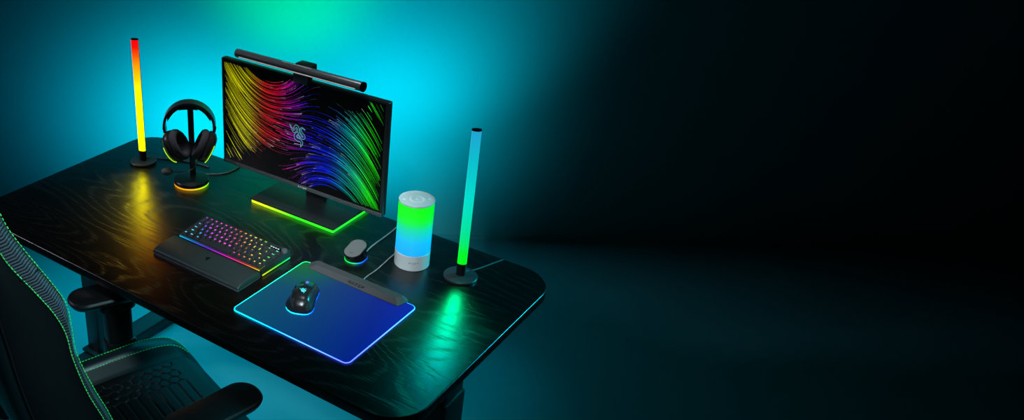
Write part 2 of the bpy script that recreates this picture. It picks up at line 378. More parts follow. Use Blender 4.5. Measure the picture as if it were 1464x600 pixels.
# ------------------------------------------------------------------ gaming chair
CH = thing('gaming_chair', 'black gaming chair with carbon trim and green stitching in front of the desk', 'chair', (.105, -.455, 0), -18)
PR = [  # z, wing front, inner seam, back, half width
    (.46, -.185, -.198, -.345, .235), (.60, -.207, -.222, -.388, .248), (.73, -.238, -.256, -.428, .25), (.83, -.272, -.290, -.451, .25), (.93, -.299, -.313, -.467, .25),
    (1.00, -.303, -.322, -.475, .25), (1.06, -.309, -.343, -.483, .252), (1.12, -.334, -.374, -.490, .254), (1.20, -.374, -.418, -.500, .252), (1.26, -.401, -.438, -.507, .245),
    (1.31, -.414, -.452, -.512, .232), (1.38, -.430, -.470, -.520, .20), (1.44, -.447, -.488, -.53, .17), (1.48, -.468, -.503, -.533, .13)]
PS = spline([(a, b_, c) for a, b_, c, d, e in PR], 6); PT = spline([(a, d, e) for a, b_, c, d, e in PR], 6)
rings = []; seamA = {1: [], -1: []}; seamB = {1: [], -1: []}
for q, q2 in zip(PS, PT):
    z, ff, fi = q; fb, w = q2.y, q2.z
    half = [(0, fb - .004), (w * .4, fb - .004), (w - .07, fb), (w - .028, fb + .008), (w - .006, fb + .03), (w + .002, (fb * .6 + fi * .4)), (w + .002, (fb * .25 + fi * .75)), (w, fi),
            (w + .003, fi * .5 + ff * .5), (w - .012, ff - .002), (w - .03, ff + .001), (w - .06, ff - .016), (w - .12, min(ff - .055, 0)), (w * .3, ff - .078), (0, ff - .082)]
    half = [(max(0, x), max(y, fb + .02) if i > 8 else y) for i, (x, y) in enumerate(half)]
    ring = [(x, y, z) for x, y in half] + [(-x, y, z) for x, y in half[-2:0:-1]]
    rings.append(ring)
    for s in (1, -1): seamA[s].append(V((s * (w + .001), fi, z))); seamB[s].append(V((s * (w - .014), ff + .0, z)))
def mfun(i, j):
    n = len(rings[0]); jj = j if j < 14 else n - 1 - j
    return 1 if jj in (7, 8) else (2 if jj <= 3 else 0)
bm = nb(); loft(bm, rings, mfun=mfun); obj('backrest', bm, [M['leather'], M['carbon'], M['leather_sheen']], CH, sharp=60)
def stitches(bm, path, step=.0095, ln=.0062, r=.0015, off=.0008):
    # resample
    acc = 0; pts = [path[0]]
    for a, b_ in zip(path, path[1:]):
        d = (b_ - a).length
        while acc + d >= step:
            t = (step - acc) / d; a = a.lerp(b_, t); pts.append(a.copy()); d = (b_ - a).length; acc = 0
        acc += d
    for a, b_ in zip(pts, pts[1:]):
        t = (b_ - a).normalized(); tube(bm, [a, a + t * ln * .5, a + t * ln], lambda q: r * (.7 + .3 * math.sin(q * PI)), 6)
for s in (1, -1):
    bm = nb(); stitches(bm, [p + V((s * .001, .001, 0)) for p in seamA[s]]); obj('backrest_stitching', bm, M['thread'], CH)
    bm = nb(); stitches(bm, [p + V((s * .0005, .0012, 0)) for p in seamB[s]]); obj('backrest_stitching', bm, M['thread'], CH)
# piping seams: rear shell seam and the short cross seam of the trim
bm = nb()
for s in (1, -1):
    tube(bm, [V((s * (q2.z - .004), q2.y + .036, q2.x)) for q2 in PT], .0022, 8)
    p = 8 * 6 - 3; tube(bm, [seamA[s][p] + V((s * .002, 0, -.004)), (seamA[s][p] + seamB[s][p]) / 2 + V((s * .010, .0, -.002)), seamB[s][p] + V((0, .002, 0))], .0016, 8)
obj('piping', bm, M['leather'], CH)
# recline knob on the far side of the back
bm = nb(); lathe(bm, [(.0, -.012), (.04, -.012), (.05, -.006), (.052, .006), (.045, .014), (0, .016)], 32)
transform(bm, place((-.275, -.335, .455), (0, 1, 0), (0, 0, 1))); obj('recline_knob', bm, M['black_plastic'], CH)

# seat: height field with raised side bolsters and quilted hexagons
def hexd(r, f):
    a = f / .030; u = max(0, abs(r) - .062) / .0255
    best = [9, 9]
    r0 = round(u)
    for q in (r0 - 1, r0, r0 + 1):
        if q < 0: continue
        oa = .5 * (q % 2)
        for k in (round(a - oa) - 1, round(a - oa), round(a - oa) + 1):
            d = math.hypot(a - (k + oa), (u - q) * .88)
            if d < best[0]: best = [d, best[0]]
            elif d < best[1]: best[1] = d
    return best[1] - best[0]
def seatH(r, f):
    ar = abs(r)
    bol = .0
    if ar > .185:
        t = min(1, (ar - .185) / .05); bol = .042 * (t * t * (3 - 2 * t))
        if ar > .25: bol -= .030 * ((ar - .25) / .016) ** 2
    fade = 1 if f < .02 else max(0, 1 - ((f - .02) / .17) ** 2 * .75)
    z = .478 + bol * fade
    z += .010 * math.cos(max(-1, min(1, f / .3)) * PI / 2) - .004
    if f > .13: z -= .075 * ((f - .13) / .085) ** 2.2
    if ar < .178 and f < .115:
        g = hexd(r, f); d = min(1, g / .20)
        e = min(1, (.178 - ar) / .012) * min(1, (.115 - f) / .012)
        z += (.0055 * (1 - (1 - d) ** 2) - .0035) * e
    if .180 < ar < .187: z -= .002
    return z
def seat_w(f):  # half width along the depth
    return .262 - (0 if f < .09 else .055 * ((f - .09) / .125) ** 2)
bm = nb(); nr, nf = 188, 150
G = []
for i in range(nf + 1):
    f = -.27 + .485 * i / nf; w = seat_w(f)
    G.append([bm.verts.new((w * (2 * j / nr - 1), f, seatH(.262 * (2 * j / nr - 1), f))) for j in range(nr + 1)])
for i in range(nf):
    for j in range(nr):
        fc = bm.faces.new((G[i][j], G[i][j + 1], G[i + 1][j + 1], G[i + 1][j])); ar = abs(.262 * (2 * (j + .5) / nr - 1))
        fc.material_index = 1 if .218 < ar < .249 else 0
border = G[0][:] + [G[i][nr] for i in range(1, nf + 1)] + G[nf][nr - 1::-1] + [G[i][0] for i in range(nf - 1, 0, -1)]
prev = border
for zz, k in ((.45, 1.012), (.425, 1.005), (.405, .97), (.395, .9)):
    cur = [bm.verts.new((v.co.x * k, v.co.y * k, zz if zz < v.co.z else v.co.z - .004)) for v in border]
    for a in range(len(border)):
        c = (a + 1) % len(border); bm.faces.new((prev[a], prev[c], cur[c], cur[a]))
    prev = cur
bm.faces.new(prev[::-1])
obj('seat', bm, [M['leather'], M['leather_sheen']], CH, sharp=70)
for s in (1, -1):
    for rr_ in (.2175, .2495):
        path = []; bm = nb()
        for i in range(70):
            f = -.24 + .425 * i / 69; path.append(V((s * rr_ * seat_w(f) / .262, f, seatH(rr_, f) + .0012)))
        stitches(bm, path); obj('seat_stitching', bm, M['thread'], CH)
# armrests
def armrest(side, cx, cy, rz):
    pad = rrect(.105, .27, .05, 8)
    bm = nb()
    rings = []
    for dz, ins in ((-.034, .022), (-.028, .010), (-.018, .003), (-.010, .0), (-.004, .003), (-.001, .008)):
        rings.append([(x, y, dz) for x, y in inset(pad, ins)])
    loft(bm, rings)
    slab(bm, inset(pad, .0135), -.004, .0, .0015, 2, 0)
    mtx = Matrix.Translation((cx, cy, .695)) @ Matrix.Rotation(math.radians(rz), 4, 'Z')
    transform(bm, mtx); A = obj('armrest', bm, M['black_plastic'], CH)
    bm = nb(); slab(bm, rrect(.06, .105, .02, 5), -.062, -.034, .006, 3)
    transform(bm, mtx); obj('pad_bracket', bm, M['black_plastic'], A)
    bm = nb(); slab(bm, rrect(.052, .078, .016, 5, cx - .0 * side, cy), .40, .655, .004, 2); box(bm, (cx, cy, .46), (.062, .09, .14), .012)
    obj('arm_post', bm, M['satin_plastic'], A)
    bm = nb(); box(bm, (cx - .09 * side, cy, .385), (.24, .07, .022), .006); obj('arm_bracket', bm, M['black_metal'], A)
    bm = nb(); box(bm, (cx + .032 * side, cy + .01, .615), (.012, .02, .04), .004); obj('height_button', bm, M['gloss_black'], A)
armrest(-1, -.297, .01, -8)
armrest(1, .297, -.012, 6)
# mechanism, gas lift, star base
bm = nb(); box(bm, (0, -.03, .372), (.24, .26, .05), .012); obj('mechanism', bm, M['black_metal'], CH)
bm = nb(); box(bm, (0, -.29, .42), (.36, .12, .05), .01, Matrix.Rotation(math.radians(28), 3, 'X')); obj('back_bracket', bm, M['black_metal'], CH)
bm = nb(); lathe(bm, [(.026, .10), (.03, .105), (.03, .24), (.018, .245), (.018, .35)], 28, (0, -.03)); obj('gas_lift', bm, M['black_metal'], CH)
for k in range(5):
    a = math.radians(72 * k + 18 + 36); d = V((math.cos(a), math.sin(a), 0)); o3 = V((0, -.03, 0))
    bm = nb(); rs = []
    for t, hw, z0, z1 in ((.0, .034, .07, .115), (.1, .032, .075, .11), (.22, .026, .075, .1), (.32, .02, .072, .088)):
        c = o3 + d * t; n_ = V((-d.y, d.x, 0))
        rs.append([tuple(c + n_ * hw + V((0, 0, z0))), tuple(c - n_ * hw + V((0, 0, z0))), tuple(c - n_ * hw * .7 + V((0, 0, z1))), tuple(c + n_ * hw * .7 + V((0, 0, z1)))])
    loft(bm, rs); lg = obj('base_leg', bm, M['black_metal'], CH)
    bm = nb(); c = o3 + d * .305
    for s in (-1, 1):
        b2 = nb(); lathe(b2, [(.0, -.009), (.022, -.009), (.03, -.004), (.03, .004), (.022, .009), (0, .009)], 24)
        n_ = V((-d.y, d.x, 0)); transform(b2, place(c + n_ * .014 * s + V((0, 0, .03)), d, (0, 0, 1)))
        me = bpy.data.meshes.new('t'); b2.to_mesh(me); b2.free(); bm.from_mesh(me); bpy.data.meshes.remove(me)
    tube(bm, [c + V((0, 0, .03)), c + V((0, 0, .08))], .008, 10)
    obj('caster', bm, M['black_plastic'], lg)

# ------------------------------------------------------------------ monitor
MO = thing('monitor', 'flat monitor showing rainbow light streaks on black, on square base with green glow', 'monitor', (.0145, 0, .75))
X0, X1 = -.2895, .318; Z0, Z1 = .092, .442
cx_, w_ = (X0 + X1) / 2 - .0145, (X1 - X0)
bm = nb(); slab(bm, rrect(w_, Z1 - Z0, .004, 3), -.020, .0, .0015, 2)
transform(bm, place((cx_, .239, (Z0 + Z1) / 2), (1, 0, 0), (0, 0, 1)));
hs = obj('housing', bm, M['satin_plastic'], MO)
bm = nb(); box(bm, (cx_, .268, .26), (.34, .024, .22), .01); box(bm, (cx_, .285, .26), (.11, .02, .11), .006); obj('rear_cover', bm, M['black_plastic'], MO)
bm = nb(); box(bm, (cx_, .2385, Z0 + .0065), (w_ - .001, .005, .012), .001); obj('chin', bm, M['dark_grey_metal'], MO)
bm = nb(); word(bm, 'RAZER', .0042, place((.032 - .0145, .236, Z0 + .0065), (1, 0, 0), (0, 0, 1)), .8, .2, .0003); obj('lettering', bm, M['white_letter'], MO)
SX0, SX1 = -.2795 - .0145, .3095 - .0145; SZ0, SZ1 = .106, .4365
bm = nb(); box(bm, ((SX0 + SX1) / 2, .2382, (SZ0 + SZ1) / 2), (SX1 - SX0, .0016, SZ1 - SZ0))
scr = obj('screen', bm, M['screen_glass'], MO, smooth=False)
# the picture on the screen: streaks with their own colours
import colorsys
bm = nb(); cl = bm.verts.layers.float_color.new('Col')
SW, SH = SX1 - SX0, SZ1 - SZ0
def slope(u, v):
    def left(u, v):
        s = 2.7 * max(0, 1 - u / .34) ** 1.25
        s += .28 * math.exp(-((u - .33) / .12) ** 2) * max(0, min(1, (v - .35) / .2))
        if v < .48: s -= 4.6 * (.48 - v) ** 1.2 * math.exp(-((u - .49) / .13) ** 2)
        return s
    return left(u, v) + left(1 - u, 1 - v)
STOPS = [(0, (.80, .80, .02)), (.17, (.80, .78, .03)), (.23, (.75, .45, .1)), (.28, (.85, .15, .12)), (.36, (.86, .03, .22)), (.43, (.72, .02, .62)), (.5, (.45, .04, .68)), (.58, (.05, .06, .88)), (.68, (.02, .15, .9)), (.77, (.02, .55, .7)), (.86, (.05, .75, .45)), (.93, (.12, .88, .1)), (1, (.1, .9, .05))]
def streak_col(u):
    for (a, ca), (b_, cb) in zip(STOPS, STOPS[1:]):
        if u <= b_: t = (u - a) / (b_ - a); return [ca[i] * (1 - t) + cb[i] * t for i in range(3)]
    return STOPS[-1][1]
def streak(u, v, n, dr, wid, br, headw, lift):
    pts = []; jit = random.uniform(-.08, .16) if random.random() < .35 else random.uniform(-.06, .04)
    for i in range(n):
        if not (0.003 < u < .997 and .004 < v < .996): break
        lim = .68 + 1.15 * max(0, .34 - (u if dr > 0 else 1 - u)) + jit
        if (v if dr > 0 else 1 - v) > lim: break
        pts.append((u, v)); s = slope(u, v); dl = .012 / math.sqrt(1 + (s * .56) ** 2); u += dr * dl; v += dr * s * dl
    n = len(pts)
    if n < 4: return
    prev = None
    for i, (a, c) in enumerate(pts):
        a0, c0 = pts[max(0, i - 1)]; a1, c1 = pts[min(n - 1, i + 1)]
        t = V(((a1 - a0) * SW, -(c1 - c0) * SH)).normalized(); nn = V((-t.y, t.x))
        q = i / (n - 1); k = br * (1 + 1.1 * abs(2 * a - 1) ** 4) * min(1, (1 - q) * 5) * min(1, .35 + q * 1.1)
        if q > .9: k = br
        w = wid * (.55 + .45 * math.sin(PI * min(1, q * 1.05)))
        p = V((SX0 + a * SW, SZ1 - c * SH)); cc = streak_col(a)
        hw = headw * max(0, (q - .82) / .18)
        cc = [lin((min(1, x * (1 - hw) + .85 * hw),))[0] * k for x in cc]
        l = bm.verts.new((p.x + nn.x * w, .2374 - lift, p.y + nn.y * w)); r_ = bm.verts.new((p.x - nn.x * w, .2374 - lift, p.y - nn.y * w))
        for x in (l, r_): x[cl] = (*cc, 1)
        if prev: bm.faces.new((prev[0], prev[1], r_, l))
        prev = (l, r_)
rnd = random.Random(11)
def clampv(x): return x if .01 < x < .99 else (rnd.uniform(.012, .03) if x <= .01 else rnd.uniform(.97, .988))
N_ST = 0
for k in range(620):
    side = rnd.random()
    if k < 225:     # dense bundles born at the left edge
        u = rnd.random() ** 1.6 * .16; v = -.25 + rnd.random() * (.85 if rnd.random() < .8 else 1.2); n = int(rnd.uniform(10, 48)); dr = 1
    elif k < 450:   # and at the right edge
        u = 1 - rnd.random() ** 1.6 * .16; v = 1.25 - rnd.random() * (.85 if rnd.random() < .8 else 1.2); n = int(rnd.uniform(10, 48)); dr = -1
    elif k < 510: u = rnd.uniform(.15, .45); v = rnd.uniform(.03, .5); n = int(rnd.uniform(6, 22)); dr = 1
    elif k < 570: u = rnd.uniform(.55, .85); v = rnd.uniform(.5, .97); n = int(rnd.uniform(6, 22)); dr = -1
    else: u = rnd.uniform(.25, .75); v = .5 + (u - .5) * .3 + rnd.gauss(0, .08); n = int(rnd.uniform(5, 14)); dr = rnd.choice((1, -1))
    wid = rnd.choice((.00025, .0003, .0004, .0005, .0007)); br = rnd.uniform(.15, .9) if rnd.random() < .75 else 1.6
    streak(u, clampv(v), n, dr, wid, br, rnd.choice((0, .3, .9)), .00005 + .0000008 * k)
pic = obj('screen_picture', bm, M['screen_streaks'], scr, smooth=False)
bm = nb(); emblem(bm, .062, place((.0105 - .0145, .2362, .262), (1, 0, 0), (0, 0, 1)), .0002, 1.0, True)
obj('emblem', bm, mat('emblem_teal', (0, 0, 0), .5, emit=lin((.35, .72, .74)), estr=.85), scr)
bm = nb(); slab(bm, rrect(.325, .20, .003, 3, -.005, .3085), .0085, .0155, .0012, 2); st = obj('stand_base', bm, M['black_metal'], MO)
bm = nb(); slab(bm, rrect(.320, .195, .003, 3, -.005, .3085), .0, .0085, .0003, 1); obj('glow_strip', bm, M['stand_glow'], MO, smooth=False)
bm = nb(); box(bm, (0, .335, .15), (.07, .025, .27), .005); box(bm, (0, .31, .26), (.05, .05, .05), .006); obj('stand_neck', bm, M['black_metal'], MO)
bm = nb(); tube(bm, spline([(-.04, .345, .10), (-.05, .36, .03), (-.055, .378, .004), (-.056, .397, .0026)], 8), .0024, 8); obj('cable', bm, M['cable'], MO)

# light bar clipped on the monitor
LB = thing('monitor_light', 'slim black light tube clipped on top of the monitor', 'lamp', (.012, .228, 1.2235))
LX0, LX1 = -.2305, .2275
bm = nb(); b2 = nb()
lathe(bm, [(0, LX0), (.008, LX0 + .0003), (.0122, LX0 + .003), (.0132, LX0 + .006), (.0132, LX1 - .004), (.011, LX1), (0, LX1)], 32)
transform(bm, place((0, 0, 0), (0, 1, 0), (0, 0, 1))); obj('tube', bm, noise_bump(mat('dark_anodised_tube', (.13, .13, .14), .3, metal=.35), 900, .05), LB)
bm = nb(); box(bm, (.0, -.0115, -.0062), (.42, .004, .003), .0008); obj('light_strip', bm, M['led_strip_warm'], LB)
bm = nb(); box(bm, (.0, -.004, .0126), (.105, .0065, .002), .0008)
for k in range(9): box(bm, (-.044 + .011 * k, -.004, .0138), (.005, .003, .0006), .0002)
obj('touch_controls', bm, mat('touch_strip', (.45, .42, .42), .25), LB)
bm = nb(); lathe(bm, [(0, 0), (.0138, 0), (.0142, .003), (.0138, .006), (0, .006)], 32); transform(bm, place((LX1 - .002, 0, 0), (0, 1, 0), (0, 0, 1))); obj('end_cap', bm, M['gloss_black'], LB)
bm = nb(); box(bm, (.012, .027, -.004), (.055, .036, .034), .004); box(bm, (.012, .014, -.012), (.03, .02, .02), .002); obj('mount', bm, M['black_plastic'], LB)
bm = nb(); box(bm, (.0125, .0, -.0275), (.051, .004, .026), .001); box(bm, (.0125, .012, -.0165), (.051, .026, .004), .001); obj('clip_plate', bm, mat('clip_metal', (.05, .08, .09), .35, metal=.3), LB)
bm = nb(); box(bm, (.0125, .030, -.075), (.04, .006, .12), .002); obj('rear_counterweight', bm, M['black_plastic'], LB)

# ------------------------------------------------------------------ upright light bars
def bar_lamp(loc, rz, label, glow, cable, hues, watt):
    T = thing('light_bar', label, 'lamp', loc, rz, )
    bm = nb(); lathe(bm, [(.0, 0), (.045, 0), (.0462, .0015), (.0462, .006), (.0450, .0075), (.010, .0085), (.0, .0085)], 64); obj('base', bm, M['dark_grey_metal'], T)
    # lens-shaped column: flat dark housing behind, curved diffuser in front
    def lens(z, k=1.0):
        pts = []
        for i in range(13):
            a = PI + PI * i / 12; pts.append((.0128 * math.cos(a) * k, (.0085 * math.sin(a)) * k - .001, z))
        return pts
    bm = nb(); loft(bm, [lens(.045), lens(.437)]); obj('diffuser', bm, glow, T)
    bm = nb()
    def back(z): return [(-.0132, -.001, z), (-.0132, .002, z), (-.010, .0075, z), (0, .0105, z), (.010, .0075, z), (.0132, .002, z), (.0132, -.001, z)][::-1]
    loft(bm, [back(.045), back(.437)]); obj('housing', bm, M['satin_plastic'], T)
    full = [(x, y) for x, y, z in lens(0)] + [(.0132, .002), (.010, .0075), (0, .0105), (-.010, .0075), (-.0132, .002)]
    bm = nb(); slab(bm, full, .437, .440, .0005, 2); obj('cap', bm, M['gloss_black'], T)
    bm = nb(); slab(bm, [(x * 1.0, y) for x, y in full], .0085, .045, .0003, 2); obj('stem', bm, M['black_metal'], T)
    bm = nb(); tube(bm, spline(cable, 8), .0021, 8); obj('cable', bm, M['cable'], T)
    # added area lights before the bar, strengthening its coloured reflection on the table
    for i, h in enumerate(hues):
        d = bpy.data.lights.new('added_bar_fill', 'AREA'); d.shape = 'RECTANGLE'; d.size = .022; d.size_y = .07; d.energy = watt; d.color = lin(h); d.spread = math.radians(78)
        o = bpy.data.objects.new('added_bar_fill', d); C.objects.link(o); o.parent = T; o.location = (0, -.030, .087 + .078 * i)
        o.rotation_euler = (math.radians(-58), 0, 0)
    return T
bar_lamp((-.6329, .2, .75), 16, 'tall light bar glowing red at top down to yellow, left rear of the desk', M['bar_warm'],
         [(.004, .011, .012), (.02, .04, .004), (.06, .05, .0022), (.16, .06, .0022), (.23, .05, .0022)],
         [(1, .95, 0), (1, .92, 0), (1, .85, 0), (.8, .4, 0), (.45, .04, 0)], .05)
bar_lamp((.5849, .2346, .75), 26, 'tall light bar glowing cyan at top down to green, right end of the desk', M['bar_cool'],
         [(.004, .011, .012), (.030, .036, .0035), (.06, .065, .0022), (.113, .118, .0022)],
         [(0, .85, .5), (0, .84, .62), (0, .83, .7), (0, .8, .75), (.0, .65, .8)], .058)

# ------------------------------------------------------------------ cylinder table lamp
LP = thing('table_lamp', 'white cylinder lamp glowing green above and blue below, beside the monitor', 'lamp', (.4407, .2151, .75), 39.7)
bm = nb(); lathe(bm, [(0, 0), (.048, 0), (.0495, .0015), (.0495, .046), (.0485, .047), (0, .047)], 64); obj('base', bm, M['white_shell'], LP)
bm = nb(); lathe(bm, [(.047, .047), (.049, .0475), (.049, .1975), (.047, .198)], 64); obj('diffuser', bm, M['lamp_glow'], LP)
bm = nb(); lathe(bm, [(0, .198), (.0485, .198), (.0497, .1988), (.0497, .2015), (.0488, .2028), (.0475, .2026), (.0455, .2012), (.0245, .2012), (.0235, .2005), (.0225, .2012), (.0, .2016)], 64); tp = obj('top_cap', bm, noise_bump(mat('lamp_top', (.55, .62, .63), .4), 1500, .05), LP)
bm = nb()
for k in range(36):
    a = 2 * PI * k / 36; box(bm, (.0185 * math.cos(a), .0185 * math.sin(a), .2017), (.007, .0012, .0012), .0003, a)
lathe(bm, [(0, .2015), (.0035, .2015), (.003, .2024), (0, .2026)], 20); obj('touch_ring', bm, mat('lamp_touch_ring', (.75, .8, .8), .35), tp)
for s in (-1, 1):
    bm = nb(); lathe(bm, [(0, .2008), (.0042, .2008), (.004, .2020), (0, .2022)], 20, (.035 * s, -.0)); obj('touch_button', bm, mat('lamp_touch_button', (.8, .85, .85), .35), tp)
bm = nb()
for i, ch in enumerate('RAZER'):
    a = math.radians(-90 - 4 + (i - 2) * 6.6)
    word(bm, ch, .0042, place((.0495 * math.cos(a), .0495 * math.sin(a), .026), (-math.sin(a), math.cos(a), 0), (0, 0, 1)), .5, .18, .0003)
obj('lettering', bm, M['grey_letter'], LP)

# ------------------------------------------------------------------ headset stand
HSL = (-.3875, .1848, .75); HR = 39.7
ST = thing('headset_stand', 'black round-based headset stand with orange glow ring under the headset', 'headset stand', HSL, HR)
bm = nb(); lathe(bm, [(0, .006), (.055, .006), (.0575, .008), (.0575, .019), (.056, .021), (.053, .0215), (0, .0215)], 64); bs = obj('base', bm, M['satin_plastic'], ST)
bm = nb(); lathe(bm, [(0, 0), (.053, 0), (.0568, .002), (.0568, .006), (0, .006)], 64); obj('glow_ring', bm, M['ring_glow'], ST)
bm = nb()
for k in range(3):
    a = math.radians(-108 + 22 * k); box(bm, (.0575 * math.cos(a), .0575 * math.sin(a), .0125), (.003, .012, .005), .001, a)
obj('usb_ports', bm, M['gloss_black'], bs)
bm = nb(); box(bm, (.004, .024, .145), (.019, .009, .252), .002); obj('post', bm, M['black_metal'], ST)
bm = nb()
rs = []
for i in range(9):
    x = -.030 + .06 * i / 8; z = .2700 - 2.5 * x * x
    rs.append([(x, -.014, z - .004), (x, .028, z - .004), (x, .028, z), (x, .012, z - .0005), (x, -.010, z), (x, -.014, z + .001)])
loft(bm, rs); obj('hook', bm, M['graphite'], ST)
bm = nb(); tube(bm, spline([(.02, .052, .010), (.05, .065, .003), (.10, .07, .0022), (.135, .095, .0022), (.155, .124, .0022)], 8), .0021, 8); obj('cable', bm, M['cable'], ST)

# ------------------------------------------------------------------ headset
HD = thing('headset', 'black over-ear gaming headset with mic boom, hung on the stand', 'headset', HSL, HR)
def band_pt(t, k=0):   # t in -1..1 from left slider to right slider, k outward offset
    a = t * math.radians(104)
    R = .080 + k
    x = R * math.sin(a) * (1.0); z = .2070 + (.0785 + k) * math.cos(a)
    return V((x + .001, .0, z))
bm = nb(); rs = []
for i in range(49):
    t = -1 + 2 * i / 48; p = band_pt(t); o_ = (band_pt(t, .01) - p).normalized(); th = .0042; wd = .019 - .004 * abs(t) ** 3
    sec = [(-wd, -th), (wd, -th), (wd + .001, 0), (wd, th), (-wd, th), (-wd - .001, 0)]
    rs.append([tuple(p + o_ * b_ + V((0, a, 0))) for a, b_ in sec])
loft(bm, rs); obj('headband', bm, M['satin_plastic'], HD, sharp=50)
bm = nb(); rs = []
for i in range(41):
    t = -.70 + 1.40 * i / 40; p = band_pt(t, -.0085); o_ = (band_pt(t, .01) - p).normalized(); e = math.sqrt(max(0.02, 1 - (t / .71) ** 6)); th = .0062 * e; wd = .0165
    rs.append([tuple(p + o_ * th * math.sin(2 * PI * q / 12) + V((0, wd * math.cos(2 * PI * q / 12), 0))) for q in range(12)])
loft(bm, rs); obj('headband_pad', bm, M['cushion'], HD)
def ear_cup(side, ctr, nrm, lng, glow_dir):
    nrm = V(nrm).normalized(); lng = V(lng); lng = (lng - nrm * lng.dot(nrm)).normalized(); sd = lng.cross(nrm).normalized()
    # local: x across, y long, z along cushion normal
    mtx = Matrix(((sd.x, lng.x, nrm.x, ctr[0]), (sd.y, lng.y, nrm.y, ctr[1]), (sd.z, lng.z, nrm.z, ctr[2]), (0, 0, 0, 1)))
    if mtx.to_3x3().determinant() < 0:
        sd = -sd; mtx = Matrix(((sd.x, lng.x, nrm.x, ctr[0]), (sd.y, lng.y, nrm.y, ctr[1]), (sd.z, lng.z, nrm.z, ctr[2]), (0, 0, 0, 1)))
    a, b_ = .0405, .0525
    bm = nb(); rs = []
    def ell(k, z, n=40, ka=0): return [((a * k + ka) * math.cos(2 * PI * q / n), (b_ * k + ka) * math.sin(2 * PI * q / n), z) for q in range(n)]
    for k, z in ((.9, -.002), (1.0, .002), (1.03, .008), (1.0, .015), (.9, .0205), (.78, .022), (.66, .020), (.57, .014), (.54, .004), (.50, .001)): rs.append(ell(k, z))
    loft(bm, rs); transform(bm, mtx); cu = obj('ear_cushion', bm, M['cushion'], HD)
    bm = nb(); rs = []
    for k, z in ((.97, -.002), (1.04, -.004), (1.06, -.012), (1.0, -.022), (.86, -.028), (.8, -.0285)): rs.append(ell(k, z))
    loft(bm, rs); transform(bm, mtx); sh = obj('ear_cup', bm, M['satin_plastic'], HD)
    # outer plate with light line around its lower half
    bm = nb(); loft(bm, [ell(.80, -.0285), ell(.78, -.031), ell(.6, -.0325)]); transform(bm, mtx); obj('cup_plate', bm, M['gloss_black'], sh)
    bm = nb(); g0, g1 = glow_dir
    path = []
    for q in range(25):
        th = math.radians(g0 + (g1 - g0) * q / 24); path.append(mtx @ V((a * 1.0 * math.cos(th), b_ * 1.0 * math.sin(th), -.0262)))
    tube(bm, path, .0013, 8); obj('cup_light', bm, M['cup_glow'], sh)
    # yoke: fork from the slider down to the cup
    bm = nb(); top = band_pt(side * .985) + V((0, 0, -.004)); an = mtx @ V((0, b_ * .35, -.028)); mid = mtx @ V((0, b_ * 1.0, -.030))
    tube(bm, spline([band_pt(side * .9), top, mid, an], 8), lambda t: .006 - .0015 * t, 10); obj('yoke', bm, M['satin_plastic'], HD)
    return mtx
ear_cup(-1, (-.0385, -.016, .145), (.84, -.33, .43), (.45, .0, -.89), (-25, 65))
mr_ = ear_cup(1, (.0440, -.016, .1445), (-.89, -.09, .44), (-.45, 0, -.89), (120, 212))
bm = nb(); tube(bm, spline([(.026, -.022, .0985), (.021, -.028, .084), (.007, -.032, .068), (-.018, -.034, .060), (-.045, -.034, .0578), (-.058, -.034, .0585)], 8), .0017, 10); mb = obj('microphone_boom', bm, M['dark_grey_metal'], HD)
bm = nb(); bmesh.ops.create_uvsphere(bm, u_segments=24, v_segments=16, radius=1)
transform(bm, Matrix.Translation((-.0745, -.034, .0602)) @ Matrix.Diagonal((.0195, .0125, .0125, 1))); obj('microphone_foam', bm, M['foam'], mb)

# ------------------------------------------------------------------ keyboard
KB = thing('keyboard', 'black mechanical keyboard with rainbow-lit keys behind a leatherette wrist rest', 'keyboard', (.0035, -.046, .75))
TL = math.radians(3.2)   # typing angle
def ktop(y): return .0205 + (y + .075) * math.tan(TL)
bm = nb()
def kring(x):
    return [(x, -.068, .001), (x, .0555, .001), (x, .058, .006), (x, .058, ktop(.056) + .001), (x, .0555, ktop(.0555) + .003), (x, -.0675, ktop(-.0675)), (x, -.0685, .016)]
loft(bm, [kring(-.1605), kring(.1605)]); obj('case', bm, M['black_metal'], KB, smooth=False)
bm = nb(); box(bm, (0, -.0688, .0190), (.306, .0016, .0018)); obj('front_light_strip', bm, M['key_glow'], KB, smooth=False)
bm = nb(); box(bm, (.1612, -.005, .0055), (.0014, .122, .0035)); obj('side_light_strip', bm, M['key_side_glow'], KB, smooth=False)
bm = nb(); box(bm, (-.1612, -.005, .0055), (.0014, .122, .0035)); obj('side_light_strip', bm, M['key_side_glow'], KB, smooth=False)
UNIT = .0190
def keyface(t):
    HS = [(0, .5), (.10, .52), (.2, .6), (.32, .78), (.42, .86), (.52, .9), (.60, 1.0), (.68, 1.06), (.76, 1.14), (.86, 1.30), (.95, 1.42), (1.3, 1.52)]
    t = max(0, min(1.29, t))
    for (a, ha), (b_, hb) in zip(HS, HS[1:]):
        if t <= b_: h = ha + (hb - ha) * (t - a) / (b_ - a); break
    return colorsys.hsv_to_rgb(h % 1, .95, 1)
rows = [
    [('Esc', 1)] + [None] * 0 + [('F%d' % i, 1) for i in range(1, 13)],
    [(c, 1) for c in '`1234567890-='] + [('<', 2), ('Del', 1)],
    [('Tab', 1.5)] + [(c, 1) for c in 'QWERTYUIOP[]'] + [('\\', 1.5), ('PgU', 1)],
    [('Caps', 1.75)] + [(c, 1) for c in "ASDFGHJKL;'"] + [('Ent', 2.25), ('PgD', 1)],
    [('Shift', 2.25)] + [(c, 1) for c in 'ZXCVBNM,./'] + [('Sh', 1.75), ('^', 1), ('End', 1)],
    [('Ctl', 1.25), ('Win', 1.25), ('Alt', 1.25), ('', 6.25), ('Alt', 1), ('Fn', 1), ('Ct', 1), ('<', 1), ('v', 1), ('>', 1)]]
_glyph = {}
